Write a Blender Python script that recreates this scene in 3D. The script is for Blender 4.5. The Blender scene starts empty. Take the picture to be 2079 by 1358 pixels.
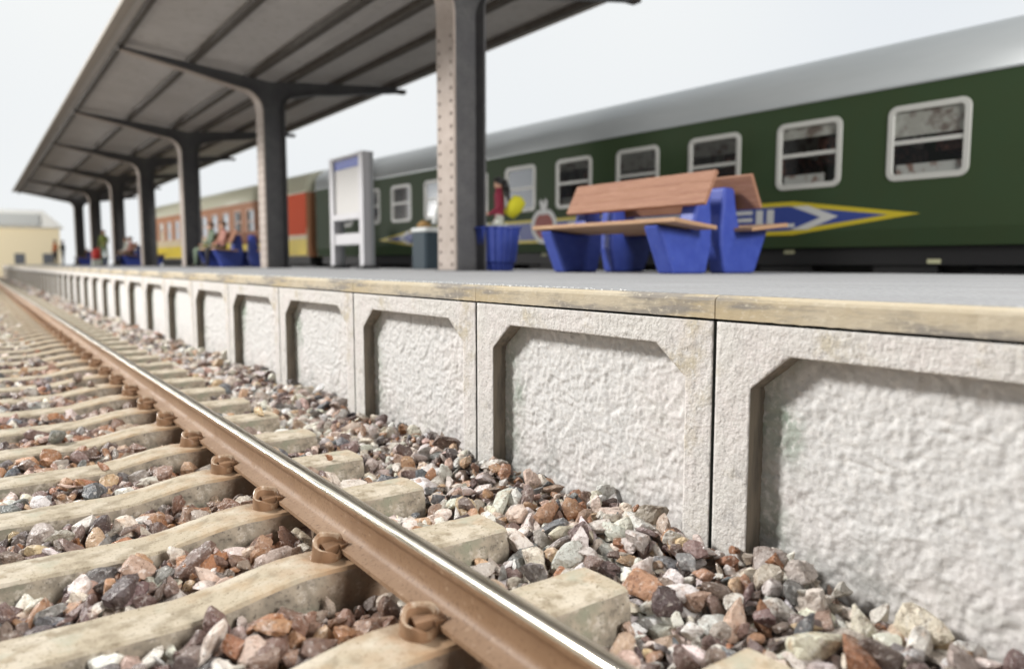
import bpy, bmesh, math, random
import numpy as np
from mathutils import Matrix, Vector, noise as mnoise

random.seed(7)
rng = np.random.default_rng(11)
sc = bpy.context.scene
COL = sc.collection

# ------------------------------------------------------------------ camera
cd = bpy.data.cameras.new("camera")
cam = bpy.data.objects.new("camera", cd)
COL.objects.link(cam)
sc.camera = cam
FPX = 1520.0
PITCH = math.atan(144 / FPX)
_d = np.array([-1099.5, 144.0, FPX]); _d /= np.linalg.norm(_d)
_u = np.array([0, FPX, -144.0]); _u /= np.linalg.norm(_u)
_x = np.cross(_d, _u)
if _x[0] < 0:
    _x = -_x
_R = np.stack([_x, _d, _u])            # world = _R @ (right, up, forward)
cam.matrix_world = Matrix(((_R[0][0], _R[0][1], -_R[0][2], 0),
                           (_R[1][0], _R[1][1], -_R[1][2], 0),
                           (_R[2][0], _R[2][1], -_R[2][2], 0),
                           (0, 0, 0, 1)))
cd.sensor_width = 36
cd.lens = 36 * FPX / 2079
cd.clip_start = 0.05
cd.clip_end = 600
cd.dof.use_dof = True
cd.dof.focus_distance = 3.15
cd.dof.aperture_fstop = 1.1
cd.dof.aperture_blades = 0

# ------------------------------------------------------------------ world (pale studio backdrop, darker behind the camera)
w = bpy.data.worlds.new("World")
sc.world = w
w.use_nodes = True
nt = w.node_tree
nt.nodes.clear()
tc = nt.nodes.new("ShaderNodeTexCoord")
dp = nt.nodes.new("ShaderNodeVectorMath"); dp.operation = 'DOT_PRODUCT'
dp.inputs[1].default_value = Vector((0.55, 0.80, 0.20)).normalized()
nt.links.new(tc.outputs['Generated'], dp.inputs[0])
mr = nt.nodes.new("ShaderNodeMapRange"); mr.interpolation_type = 'SMOOTHSTEP'
mr.inputs['From Min'].default_value = 0.15
mr.inputs['From Max'].default_value = 0.72
mr.inputs['To Min'].default_value = 0.30
mr.inputs['To Max'].default_value = 1.0
nt.links.new(dp.outputs['Value'], mr.inputs['Value'])
wn = nt.nodes.new("ShaderNodeTexNoise"); wn.inputs['Scale'].default_value = 1.6
wn.inputs['Detail'].default_value = 1.0
nt.links.new(tc.outputs['Generated'], wn.inputs['Vector'])
wr = nt.nodes.new("ShaderNodeValToRGB")
wr.color_ramp.elements[0].position = 0.35; wr.color_ramp.elements[0].color = (0.80, 0.84, 0.885, 1)
wr.color_ramp.elements[1].position = 0.65; wr.color_ramp.elements[1].color = (0.91, 0.93, 0.93, 1)
nt.links.new(wn.outputs['Fac'], wr.inputs['Fac'])
bg = nt.nodes.new("ShaderNodeBackground")
nt.links.new(wr.outputs['Color'], bg.inputs['Color'])
nt.links.new(mr.outputs['Result'], bg.inputs['Strength'])
wo = nt.nodes.new("ShaderNodeOutputWorld")
nt.links.new(bg.outputs['Background'], wo.inputs['Surface'])

def area_light(name, loc, target, size, watts, col):
    ld = bpy.data.lights.new(name, 'AREA')
    ld.shape = 'DISK'; ld.size = size; ld.energy = watts; ld.color = col
    o = bpy.data.objects.new(name, ld)
    COL.objects.link(o)
    o.location = loc
    o.rotation_euler = (Vector(target) - Vector(loc)).to_track_quat('-Z', 'Y').to_euler()
    return o

area_light("key_and_fill_lamp", (-15, 19, 16), (2.6, 5.0, -0.4), 5.0, 10800, (1.0, 0.975, 0.945))
area_light("key_and_fill_lamp", (9, -13, 15), (4.0, 4.0, 0), 4.0, 900, (1.0, 0.95, 0.9))
area_light("key_and_fill_lamp", (4.4, -10, 5.5), (9.8, 9.0, 1.2), 4.0, 2300, (1.0, 0.97, 0.94))  # added fill for the green coach side, placed to miss the wall
area_light("key_and_fill_lamp", (-17, 50, 3.4), (8.5, 34, 1.2), 3.0, 4200, (1.0, 0.97, 0.93))  # invented fill under the canopy for the far platform and orange coach
area_light("key_and_fill_lamp", (-8, 66, 9), (3.0, 92, 2.0), 4.0, 4500, (1.0, 0.97, 0.93))  # extra light put in only to brighten the far house

sc.view_settings.view_transform = 'Standard'
sc.view_settings.look = 'None'
sc.view_settings.exposure = 0
sc.view_settings.gamma = 1
sc.cycles.use_denoising = True
sc.cycles.max_bounces = 6
sc.cycles.diffuse_bounces = 3
sc.cycles.glossy_bounces = 3
sc.cycles.transparent_max_bounces = 12
sc.cycles.caustics_reflective = False
sc.cycles.caustics_refractive = False
sc.render.film_transparent = False

# ------------------------------------------------------------------ helpers
def lin(r, g, b):
    f = lambda c: (c / 255 / 12.92) if c / 255 <= 0.04045 else ((c / 255 + 0.055) / 1.055) ** 2.4
    return (f(r), f(g), f(b), 1)

class NT:
    def __init__(self, m):
        self.t = m.node_tree
    def n(self, typ, **kw):
        node = self.t.nodes.new(typ)
        for k, v in kw.items():
            if k.startswith('i_'):
                node.inputs[k[2:].replace('_', ' ')].default_value = v
            else:
                setattr(node, k, v)
        return node
    def l(self, a, b):
        self.t.links.new(a, b)

def mat(name, base, rough=0.6, layers=(), bump=None, metal=0.0, spec=0.5, coat=0.0,
        coords='Object', attr=None, rough_var=None, stretch=(1, 1, 1), xtint=None):
    """layers: (scale, colour, low, high, detail, stretch) noise-masked colours; bump: list of (scale, strength, distance, detail, stretch)"""
    m = bpy.data.materials.new(name)
    m.use_nodes = True
    k = NT(m)
    p = m.node_tree.nodes['Principled BSDF']
    p.inputs['Roughness'].default_value = rough
    p.inputs['Metallic'].default_value = metal
    p.inputs['Specular IOR Level'].default_value = spec
    p.inputs['Coat Weight'].default_value = coat
    t = k.n('ShaderNodeTexCoord')
    def vec(st):
        mp = k.n('ShaderNodeMapping')
        mp.inputs['Scale'].default_value = st
        k.l(t.outputs[coords], mp.inputs['Vector'])
        return mp.outputs['Vector']
    if attr:
        a = k.n('ShaderNodeAttribute', attribute_name=attr)
        cur = a.outputs['Color']
    else:
        rgb = k.n('ShaderNodeRGB'); rgb.outputs[0].default_value = base
        cur = rgb.outputs[0]
    for L in layers:
        s, c, lo, hi = L[:4]
        det = L[4] if len(L) > 4 else 6
        st = L[5] if len(L) > 5 else stretch
        op = L[6] if len(L) > 6 else 'MIX'
        nz = k.n('ShaderNodeTexNoise', i_Scale=s, i_Detail=det, i_Roughness=0.6)
        k.l(vec(st), nz.inputs['Vector'])
        r = k.n('ShaderNodeMapRange')
        r.inputs['From Min'].default_value = lo; r.inputs['From Max'].default_value = hi
        k.l(nz.outputs['Fac'], r.inputs['Value'])
        mx = k.n('ShaderNodeMix', data_type='RGBA', blend_type=op)
        if op != 'MIX':
            pass
        k.l(r.outputs['Result'], mx.inputs['Factor'])
        k.l(cur, mx.inputs['A'])
        mx.inputs['B'].default_value = c
        cur = mx.outputs['Result']
    if xtint:
        cx_, wd_, c_, amt = xtint
        sp = k.n('ShaderNodeSeparateXYZ'); k.l(t.outputs[coords], sp.inputs[0])
        d1 = k.n('ShaderNodeMath', operation='SUBTRACT'); k.l(sp.outputs[0], d1.inputs[0]); d1.inputs[1].default_value = cx_
        d2 = k.n('ShaderNodeMath', operation='ABSOLUTE'); k.l(d1.outputs[0], d2.inputs[0])
        nz = k.n('ShaderNodeTexNoise', i_Scale=14, i_Detail=5); k.l(t.outputs[coords], nz.inputs['Vector'])
        d3 = k.n('ShaderNodeMath', operation='MULTIPLY_ADD'); k.l(nz.outputs['Fac'], d3.inputs[0]); d3.inputs[1].default_value = wd_ * 1.2; k.l(d2.outputs[0], d3.inputs[2])
        r = k.n('ShaderNodeMapRange'); r.inputs['From Min'].default_value = wd_ * 1.6; r.inputs['From Max'].default_value = wd_ * .55
        r.inputs['To Max'].default_value = amt
        k.l(d3.outputs[0], r.inputs['Value'])
        mx = k.n('ShaderNodeMix', data_type='RGBA'); k.l(r.outputs['Result'], mx.inputs['Factor']); k.l(cur, mx.inputs['A']); mx.inputs['B'].default_value = c_
        cur = mx.outputs['Result']
    k.l(cur, p.inputs['Base Color'])
    if rough_var:
        s, lo, hi, st = rough_var
        nz = k.n('ShaderNodeTexNoise', i_Scale=s, i_Detail=5)
        k.l(vec(st), nz.inputs['Vector'])
        r = k.n('ShaderNodeMapRange')
        r.inputs['From Min'].default_value = 0.3; r.inputs['From Max'].default_value = 0.7
        r.inputs['To Min'].default_value = lo; r.inputs['To Max'].default_value = hi
        k.l(nz.outputs['Fac'], r.inputs['Value'])
        k.l(r.outputs['Result'], p.inputs['Roughness'])
    prev = None
    for B in (bump or ()):
        s, stg, dist = B[:3]
        det = B[3] if len(B) > 3 else 5
        st = B[4] if len(B) > 4 else stretch
        nz = k.n('ShaderNodeTexNoise', i_Scale=s, i_Detail=det, i_Roughness=0.55)
        k.l(vec(st), nz.inputs['Vector'])
        b = k.n('ShaderNodeBump')
        b.inputs['Strength'].default_value = stg
        b.inputs['Distance'].default_value = dist
        k.l(nz.outputs['Fac'], b.inputs['Height'])
        if prev:
            k.l(prev, b.inputs['Normal'])
        prev = b.outputs['Normal']
    if prev:
        k.l(prev, p.inputs['Normal'])
    return m

def mesh_obj(name, verts, faces, mats, parent=None, mi=None, smooth=False, bevel=0.0, segs=2):
    me = bpy.data.meshes.new(name)
    me.from_pydata([tuple(v) for v in verts], [], [tuple(f) for f in faces])
    if not isinstance(mats, (list, tuple)):
        mats = [mats]
    for m in mats:
        me.materials.append(m)
    if mi is not None:
        me.polygons.foreach_set('material_index', np.asarray(mi, dtype=np.int32))
    if smooth:
        me.polygons.foreach_set('use_smooth', np.ones(len(me.polygons), dtype=bool))
    me.update()
    o = bpy.data.objects.new(name, me)
    COL.objects.link(o)
    if parent:
        o.parent = parent
    if bevel:
        b = o.modifiers.new('bevel', 'BEVEL')
        b.width = bevel; b.segments = segs; b.limit_method = 'ANGLE'; b.angle_limit = math.radians(35)
        b.harden_normals = False
    return o

class MB:
    def __init__(self):
        self.v = []; self.f = []; self.m = []
    def add(self, v, f, m=0):
        o = len(self.v)
        self.v += [tuple(x) for x in v]
        self.f += [tuple(i + o for i in q) for q in f]
        self.m += [m] * len(f)
    def box(self, x0, x1, y0, y1, z0, z1, m=0):
        v = [(x0, y0, z0), (x1, y0, z0), (x1, y1, z0), (x0, y1, z0), (x0, y0, z1), (x1, y0, z1), (x1, y1, z1), (x0, y1, z1)]
        f = [(3, 2, 1, 0), (4, 5, 6, 7), (0, 1, 5, 4), (1, 2, 6, 5), (2, 3, 7, 6), (3, 0, 4, 7)]
        self.add(v, f, m)
    def prism(self, poly, a, b, axis='y', m=0):
        """poly: 2D outline; axis y -> (x,z), axis x -> (y,z), axis z -> (x,y)"""
        n = len(poly)
        def P(p, t):
            return (p[0], t, p[1]) if axis == 'y' else ((t, p[0], p[1]) if axis == 'x' else (p[0], p[1], t))
        v = [P(p, a) for p in poly] + [P(p, b) for p in poly]
        f = [tuple(range(n - 1, -1, -1)), tuple(range(n, 2 * n))]
        f += [(i, (i + 1) % n, n + (i + 1) % n, n + i) for i in range(n)]
        self.add(v, f, m)
    def ring(self, outer, inner, a, b, axis='x', m=0):
        n = len(outer)
        def P(p, t):
            return (p[0], t, p[1]) if axis == 'y' else ((t, p[0], p[1]) if axis == 'x' else (p[0], p[1], t))
        v = [P(p, a) for p in outer] + [P(p, a) for p in inner] + [P(p, b) for p in outer] + [P(p, b) for p in inner]
        f = []
        for i in range(n):
            j = (i + 1) % n
            f += [(i, j, n + j, n + i), (2 * n + i, 3 * n + i, 3 * n + j, 2 * n + j), (i, 2 * n + i, 2 * n + j, j), (n + i, n + j, 3 * n + j, 3 * n + i)]
        self.add(v, f, m)
    def tube(self, p, q, r0, r1=None, n=10, m=0):
        r1 = r0 if r1 is None else r1
        p = Vector(p); q = Vector(q); d = (q - p).normalized()
        a = d.orthogonal().normalized(); b = d.cross(a)
        v = []
        for c, r in ((p, r0), (q, r1)):
            for i in range(n):
                t = 2 * math.pi * i / n
                v.append(c + a * math.cos(t) * r + b * math.sin(t) * r)
        f = [(i, (i + 1) % n, n + (i + 1) % n, n + i) for i in range(n)]
        f += [tuple(range(n - 1, -1, -1)), tuple(range(n, 2 * n))]
        self.add(v, f, m)
    def lathe(self, prof, n=24, c=(0, 0, 0), m=0, rib=0, ribamp=0):
        v = []
        for r, z in prof:
            for i in range(n):
                t = 2 * math.pi * i / n
                rr = r * (1 + ribamp * abs(math.sin(rib * t / 2)) if rib else 1)
                v.append((c[0] + rr * math.cos(t), c[1] + rr * math.sin(t), c[2] + z))
        f = []
        for k in range(len(prof) - 1):
            for i in range(n):
                j = (i + 1) % n
                f.append((k * n + i, k * n + j, (k + 1) * n + j, (k + 1) * n + i))
        f.append(tuple(range(n - 1, -1, -1)))
        f.append(tuple(range((len(prof) - 1) * n, len(prof) * n)))
        self.add(v, f, m)
    def build(self, name, mats, parent=None, **kw):
        o = mesh_obj(name, self.v, self.f, mats, parent, self.m, **kw)
        bm = bmesh.new(); bm.from_mesh(o.data)
        bmesh.ops.recalc_face_normals(bm, faces=bm.faces)
        bm.to_mesh(o.data); bm.free()
        return o

def tag(o, label=None, cat=None, group=None, kind=None):
    if label: o['label'] = label
    if cat: o['category'] = cat
    if group: o['group'] = group
    if kind: o['kind'] = kind
    return o

def empty(name, loc=(0, 0, 0), rz=0.0):
    o = bpy.data.objects.new(name, None)
    COL.objects.link(o)
    o.location = loc; o.rotation_euler = (0, 0, rz)
    o.empty_display_size = 0.1
    return o

def copy_tree(o, parent=None):
    c = o.copy()
    COL.objects.link(c)
    c.parent = parent
    for ch in list(o.children):
        copy_tree(ch, c)
    return c

ORD = ['first', 'second', 'third', 'fourth', 'fifth', 'sixth', 'seventh', 'eighth', 'ninth', 'tenth', 'eleventh', 'twelfth',
       'thirteenth', 'fourteenth', 'fifteenth', 'sixteenth', 'seventeenth', 'eighteenth', 'nineteenth', 'twentieth']
TENS = {20: 'twenty', 30: 'thirty', 40: 'forty', 50: 'fifty', 60: 'sixty', 70: 'seventy'}
def ordinal(n):
    if n <= 20:
        return ORD[n - 1]
    t, u = n // 10 * 10, n % 10
    return (TENS[t][:-1] + 'ieth') if u == 0 else TENS[t] + '-' + ORD[u - 1]

# ------------------------------------------------------------------ materials
M_wall = mat('rough_wall', (0.67, 0.65, 0.615, 1), 0.85,
             layers=[(2.6, (0.70, 0.66, 0.635, 1), .45, .65, 3), (3.2, (0.52, 0.46, 0.33, 1), .55, .72, 6),
                     (8, (0.32, 0.31, 0.30, 1), .58, .76, 8), (35, (0.72, 0.70, 0.67, 1), .5, .66, 5), (60, (.36, .35, .33, 1), .57, .72, 6)],
             bump=[(26, .6, .016, 5), (80, .6, .008, 5)], spec=.25)
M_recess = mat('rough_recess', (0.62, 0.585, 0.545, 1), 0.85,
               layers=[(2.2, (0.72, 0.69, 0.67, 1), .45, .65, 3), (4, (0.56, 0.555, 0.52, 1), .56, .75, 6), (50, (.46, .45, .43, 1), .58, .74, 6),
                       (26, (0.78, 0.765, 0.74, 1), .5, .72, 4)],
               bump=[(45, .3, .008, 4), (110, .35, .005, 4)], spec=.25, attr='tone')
M_reveal = mat('weathered_shaded_reveal', (0.30, 0.26, 0.21, 1), 0.9,  # dark base carries the reveal's shade along with its weathering streaks
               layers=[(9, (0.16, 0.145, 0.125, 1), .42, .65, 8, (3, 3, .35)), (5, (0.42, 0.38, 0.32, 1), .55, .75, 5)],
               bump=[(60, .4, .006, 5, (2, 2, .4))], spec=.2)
M_groove = mat('joint_dark_grey', (0.10, 0.11, 0.10, 1), 0.95)  # dark grey of the joints between panels
M_cap = mat('coping_stone', (0.54, 0.475, 0.36, 1), 0.8,
            layers=[(2.0, (0.49, 0.405, 0.265, 1), .42, .62, 5, (1, .6, 1)), (3.4, (0.29, 0.265, 0.23, 1), .49, .60, 9, (1, .6, 3.6)),
                    (60, (0.62, 0.56, 0.44, 1), .56, .75, 4, (1, .6, 1)), (40, (.25, .2, .14, 1), .68, .8, 4, (1, .12, 3))],
            bump=[(50, .35, .006, 6, (1, .5, 1)), (140, .3, .004, 4, (1, .3, 1))], spec=.25)
M_asphalt = mat('platform_asphalt', (0.31, 0.315, 0.32, 1), 0.85,
                layers=[(1.2, (0.36, 0.365, 0.37, 1), .4, .7, 4), (45, (0.43, 0.435, 0.44, 1), .5, .66, 5), (60, (.25, .255, .265, 1), .56, .70, 5), (2.2, (.33, .33, .335, 1), .52, .72, 6)],
                bump=[(90, .4, .006, 4)], spec=.3)
M_sleeper = mat('sleeper_concrete', (0.47, 0.405, 0.30, 1), 0.78,
                layers=[(5, (0.58, 0.52, 0.42, 1), .45, .62, 5), (13, (0.30, 0.25, 0.175, 1), .49, .66, 9),
                        (90, (0.20, 0.155, 0.10, 1), .57, .70, 4), (3.3, (.46, .33, .20, 1), .54, .72, 5), (4.1, (.42, .42, .33, 1), .54, .7, 5)],
                bump=[(45, .3, .007, 6), (160, .35, .003, 4)], spec=.3, xtint=(1.0, .27, (.38, .225, .12, 1), .9))
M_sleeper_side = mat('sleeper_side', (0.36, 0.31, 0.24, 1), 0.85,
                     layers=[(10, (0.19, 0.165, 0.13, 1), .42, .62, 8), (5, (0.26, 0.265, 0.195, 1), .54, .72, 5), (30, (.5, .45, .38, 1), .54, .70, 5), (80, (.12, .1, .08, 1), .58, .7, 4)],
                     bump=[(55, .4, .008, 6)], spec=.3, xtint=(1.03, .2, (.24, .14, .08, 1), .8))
M_rust = mat('rail_rust', (0.285, 0.175, 0.10, 1), 0.55,
             layers=[(3, (0.36, 0.235, 0.145, 1), .4, .7, 4, (1, .3, 1)), (80, (0.17, 0.095, 0.05, 1), .54, .68, 5), (30, (.48, .34, .23, 1), .60, .74, 5), (6, (.24, .14, .075, 1), .54, .72, 6)],
             bump=[(220, .18, .002, 4)], spec=.45)
M_clip = mat('clip_rust', (0.30, 0.18, 0.105, 1), 0.38,
             layers=[(9, (0.25, 0.145, 0.08, 1), .45, .7, 5), (14, (.55, .42, .29, 1), .60, .76, 4)],
             bump=[(60, .3, .004, 4)], spec=.5)
M_worn = mat('clip_worn_edge', (0.50, 0.38, 0.27, 1), 0.35, layers=[(30, (0.33, 0.2, 0.12, 1), .45, .62, 5)], bump=[(60, .3, .004, 4)])
M_polish = mat('polished_railhead', (0.74, 0.68, 0.57, 1), 0.22, metal=1.0,
               layers=[(60, (0.40, 0.37, 0.29, 1), .48, .62, 6, (6, .05, 1)), (160, (0.9, 0.86, 0.76, 1), .55, .68, 3, (6, .04, 1))],
               rough_var=(80, .14, .36, (6, .04, 1)), bump=[(160, .15, .001, 3, (6, .03, 1))])
M_stone = mat('ballast_stone', (1, 1, 1, 1), 0.32, attr='tone',
              layers=[(20, (0.60, 0.55, 0.52, 1), .50, .64, 7, (1, 1, 1), 'MULTIPLY'), (55, (0.42, 0.39, 0.36, 1), .56, .68, 5, (1, 1, 1), 'SCREEN'), (75, (0.45, 0.40, 0.37, 1), .57, .68, 4, (1, 1, 1), 'MULTIPLY'),
                      (16, (0.75, 0.58, 0.46, 1), .58, .75, 5, (1, 1, 1), 'MULTIPLY')],
              bump=[(38, .7, .014, 7), (120, .7, .006, 5)], rough_var=(30, .12, .60, (1, 1, 1)), spec=.55)
M_stone_bed = mat('ballast_bed', (0.20, 0.145, 0.105, 1), 0.9,
                  layers=[(25, (0.42, 0.36, 0.31, 1), .5, .7, 5), (40, (0.10, 0.08, 0.07, 1), .5, .66, 5)], bump=[(40, .8, .03, 5)])
M_ground = mat('base_board', (0.40, 0.37, 0.33, 1), 0.95, layers=[(8, (0.30, 0.26, 0.22, 1), .4, .7, 6)])
M_steel = mat('dark_steel', (0.085, 0.085, 0.09, 1), 0.55,
              layers=[(3, (0.12, 0.12, 0.12, 1), .4, .7, 5), (30, (0.06, 0.06, 0.062, 1), .5, .75, 5)], bump=[(120, .15, .003, 3)])
M_flange = mat('beige_flange', (0.36, 0.305, 0.265, 1), 0.65,
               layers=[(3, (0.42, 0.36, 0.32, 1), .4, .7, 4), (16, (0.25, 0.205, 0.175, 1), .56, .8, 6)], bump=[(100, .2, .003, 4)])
M_rivet = mat('rivet_shade', (0.19, 0.16, 0.14, 1), 0.6)  # rivet heads coloured darker to stand for their shading
M_beam = mat('canopy_beam', (0.065, 0.055, 0.046, 1), 0.7, layers=[(6, (0.10, 0.088, 0.075, 1), .45, .7, 5)])
M_deck = mat('canopy_deck', (0.43, 0.41, 0.395, 1), 0.75, layers=[(.8, (0.49, 0.47, 0.455, 1), .4, .7, 4), (6, (0.33, 0.305, 0.285, 1), .54, .74, 6)])
M_fascia = mat('canopy_gutter', (0.30, 0.27, 0.235, 1), 0.7, layers=[(4, (0.32, 0.28, 0.24, 1), .45, .75, 6, (1, .3, 1))])
M_green = mat('coach_green', (0.042, 0.068, 0.030, 1), 0.6, spec=.22, layers=[(2, (0.04, 0.07, 0.032, 1), .4, .7, 3)], bump=[(250, .05, .002, 2)])
M_coachroof = mat('coach_roof_grey', (0.42, 0.45, 0.46, 1), 0.32, metal=.15, layers=[(1.5, (0.47, 0.50, 0.51, 1), .4, .7, 4, (1, .2, 1))])
M_black = mat('underframe_black', (0.012, 0.012, 0.013, 1), 0.6)
M_wframe = mat('window_frame_cream', (0.58, 0.585, 0.55, 1), 0.4)
M_seat = mat('coach_seat_brown', (0.09, 0.04, 0.03, 1), 0.8, layers=[(7, (0.26, 0.10, 0.07, 1), .5, .62, 4), (9, (0.02, 0.015, 0.015, 1), .52, .6, 3)])
M_inside = mat('coach_inside', (0.50, 0.48, 0.45, 1), 0.7, layers=[(5, (0.22, 0.17, 0.15, 1), .46, .60, 5), (3, (0.62, 0.61, 0.58, 1), .5, .65, 3)])
M_table = mat('coach_table', (0.60, 0.59, 0.58, 1), 0.5, layers=[(6, (0.30, 0.18, 0.15, 1), .53, .62, 4)])
M_yellow = mat('banner_yellow', (0.62, 0.50, 0.025, 1), 0.45)
M_blueb = mat('banner_blue', (0.035, 0.065, 0.30, 1), 0.45)
M_white = mat('banner_white', (0.66, 0.67, 0.66, 1), 0.45)
M_red = mat('apple_red', (0.30, 0.035, 0.02, 1), 0.5)
M_spot = mat('label_spot', (0.55, 0.55, 0.35, 1), 0.6)
M_bench = mat('bench_blue', (0.036, 0.064, 0.33, 1), 0.42, layers=[(9, (0.05, 0.085, 0.38, 1), .4, .7, 4), (35, (.09, .13, .38, 1), .6, .75, 5)], bump=[(60, .15, .004, 3)])
M_wood = mat('bench_wood', (0.30, 0.155, 0.095, 1), 0.6,
             layers=[(7, (0.26, 0.125, 0.08, 1), .45, .68, 7, (3, .25, 6)), (30, (0.45, 0.26, 0.185, 1), .52, .74, 5, (3, .15, 4)),
                     (60, (0.7, 0.5, 0.38, 1), .68, .8, 3, (2, .3, 2))],
             bump=[(40, .35, .004, 5, (3, .15, 5))], spec=.35)
M_woodend = mat('bench_seat_wood', (0.40, 0.245, 0.145, 1), 0.65,
                layers=[(7, (0.38, 0.21, 0.12, 1), .45, .7, 7, (3, .25, 6)), (30, (0.60, 0.42, 0.27, 1), .52, .74, 5, (3, .15, 4))],
                bump=[(40, .3, .004, 5, (3, .15, 5))], spec=.3)
M_sign = mat('sign_grey', (0.46, 0.455, 0.47, 1), 0.5)
M_signdark = mat('sign_side_grey', (0.27, 0.28, 0.29, 1), 0.5)
M_paper = mat('notice_paper', (0.50, 0.49, 0.475, 1), 0.7)
M_teal = mat('bin_teal', (0.010, 0.026, 0.038, 1), 0.6)
M_pale = mat('pale_plastic', (0.55, 0.57, 0.56, 1), 0.5)
M_brown = mat('bin_waste_brown', (0.25, 0.15, 0.05, 1), 0.8)
M_c2red = mat('coach_red', (0.80, 0.09, 0.015, 1), 0.75)
M_c2orange = mat('coach_orange', (0.60, 0.28, 0.15, 1), 0.6)
M_c2yellow = mat('coach_yellow', (0.85, 0.64, 0.03, 1), 0.45)
M_c2beige = mat('coach_beige', (0.80, 0.66, 0.43, 1), 0.5)
M_c2pink = mat('coach_pale_pillar', (0.85, 0.62, 0.50, 1), 0.5)
M_c2roof = mat('coach_cream_roof', (0.86, 0.85, 0.66, 1), 0.4)
M_bellows = mat('bellows_grey', (0.30, 0.32, 0.28, 1), 0.8)
M_skin = mat('skin', (0.55, 0.31, 0.20, 1), 0.5)
M_hairk = mat('hair_black', (0.012, 0.010, 0.010, 1), 0.5)
M_hairb = mat('hair_brown', (0.12, 0.06, 0.03, 1), 0.6)
def cloth(n, c):
    return mat(n, c, 0.8)
M_crimson = cloth('cloth_crimson', (0.20, 0.012, 0.035, 1))
M_pantsw = cloth('cloth_pale', (0.50, 0.52, 0.46, 1))
M_sage = cloth('cloth_sage', (0.16, 0.21, 0.15, 1))
M_dkgreen = cloth('cloth_dark_green', (0.05, 0.085, 0.05, 1))
M_pinkc = cloth('cloth_pink', (0.40, 0.20, 0.16, 1))
M_darkc = cloth('cloth_dark', (0.02, 0.018, 0.02, 1))
M_lilac = cloth('cloth_lilac', (0.33, 0.25, 0.45, 1))
M_olive = cloth('cloth_olive', (0.14, 0.17, 0.03, 1))
M_orange = cloth('cloth_orange', (0.50, 0.17, 0.06, 1))
M_shoe = cloth('shoe_dark', (0.05, 0.04, 0.03, 1))
M_bagy = cloth('bag_yellow', (0.60, 0.56, 0.02, 1))
M_bagr = cloth('bag_red', (0.45, 0.03, 0.025, 1))
M_house = mat('house_wall', (0.88, 0.77, 0.54, 1), 0.8)
M_slate = mat('house_slate', (0.90, 0.90, 0.86, 1), 0.7)
M_hwin = mat('house_window', (0.12, 0.13, 0.15, 1), 0.3)

def glass_mat():
    m = bpy.data.materials.new('coach_glass')
    m.use_nodes = True
    k = NT(m)
    for n in list(m.node_tree.nodes):
        m.node_tree.nodes.remove(n)
    out = k.n('ShaderNodeOutputMaterial')
    tr = k.n('ShaderNodeBsdfTransparent'); tr.inputs['Color'].default_value = (.82, .84, .82, 1)
    gl = k.n('ShaderNodeBsdfGlossy'); gl.inputs['Roughness'].default_value = 0.06
    fr = k.n('ShaderNodeFresnel'); fr.inputs['IOR'].default_value = 1.5
    mx = k.n('ShaderNodeMixShader')
    k.l(fr.outputs[0], mx.inputs[0]); k.l(tr.outputs[0], mx.inputs[1]); k.l(gl.outputs[0], mx.inputs[2])
    k.l(mx.outputs[0], out.inputs[0])
    return m
M_glass = glass_mat()

ZP = -0.112          # platform surface
WX = 2.13            # face of the platform wall
PW = 1.552           # pitch of the wall panels
J0 = 1.724           # one joint

# ------------------------------------------------------------------ ground and platform
g = MB()
g.add([(-80, -20, -1.30), (80, -20, -1.30), (80, 200, -1.30), (-80, 200, -1.30)], [(0, 1, 2, 3)])
tag(g.build('ground', M_ground), kind='structure')

def platform():
    ys = np.concatenate([np.arange(-2.0, 14, 0.02), np.arange(14, 78.01, 0.5)])
    v, f = [], []
    for y in ys:
        e = WX + 0.033 + 0.007 * mnoise.noise((y * 9, 3.1, 0)) + 0.006 * mnoise.noise((y * 31, 7.7, 0))
        xb = 8.2 if y < 30 else 8.2 - (y - 30) / 32 * 0.95 if y < 62 else 7.25
        z = ZP + 0.003
        v += [(e - 0.002, y, z - 0.014), (e, y, z - .001), (e + .012, y, z + .001), (e + 0.3, y, z), (xb, y, z), (xb, y, -1.3)]
    n = 6
    for i in range(len(ys) - 1):
        for j in range(n - 1):
            f.append((i * n + j, i * n + j + 1, (i + 1) * n + j + 1, (i + 1) * n + j))
    m0 = (len(ys) - 1) * n
    f.append(tuple(range(n)))
    o = mesh_obj('platform', v, f, M_asphalt)
    bm = bmesh.new(); bm.from_mesh(o.data); bmesh.ops.recalc_face_normals(bm, faces=bm.faces); bm.to_mesh(o.data); bm.free()
    tag(o, kind='structure')
platform()

# ------------------------------------------------------------------ platform wall panels
HOLE = [(0.132, -1.28), (0.132, -0.420), (0.283, -0.302), (1.248, -0.302), (1.397, -0.424), (1.397, -1.28)]
OUT = [(0.007, -1.28), (0.007, -0.420), (0.007, -0.204), (1.545, -0.204), (1.545, -0.424), (1.545, -1.28)]

def resample(a, b, n):
    return [(a[0] + (b[0] - a[0]) * i / n, a[1] + (b[1] - a[1]) * i / n) for i in range(n)]

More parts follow.
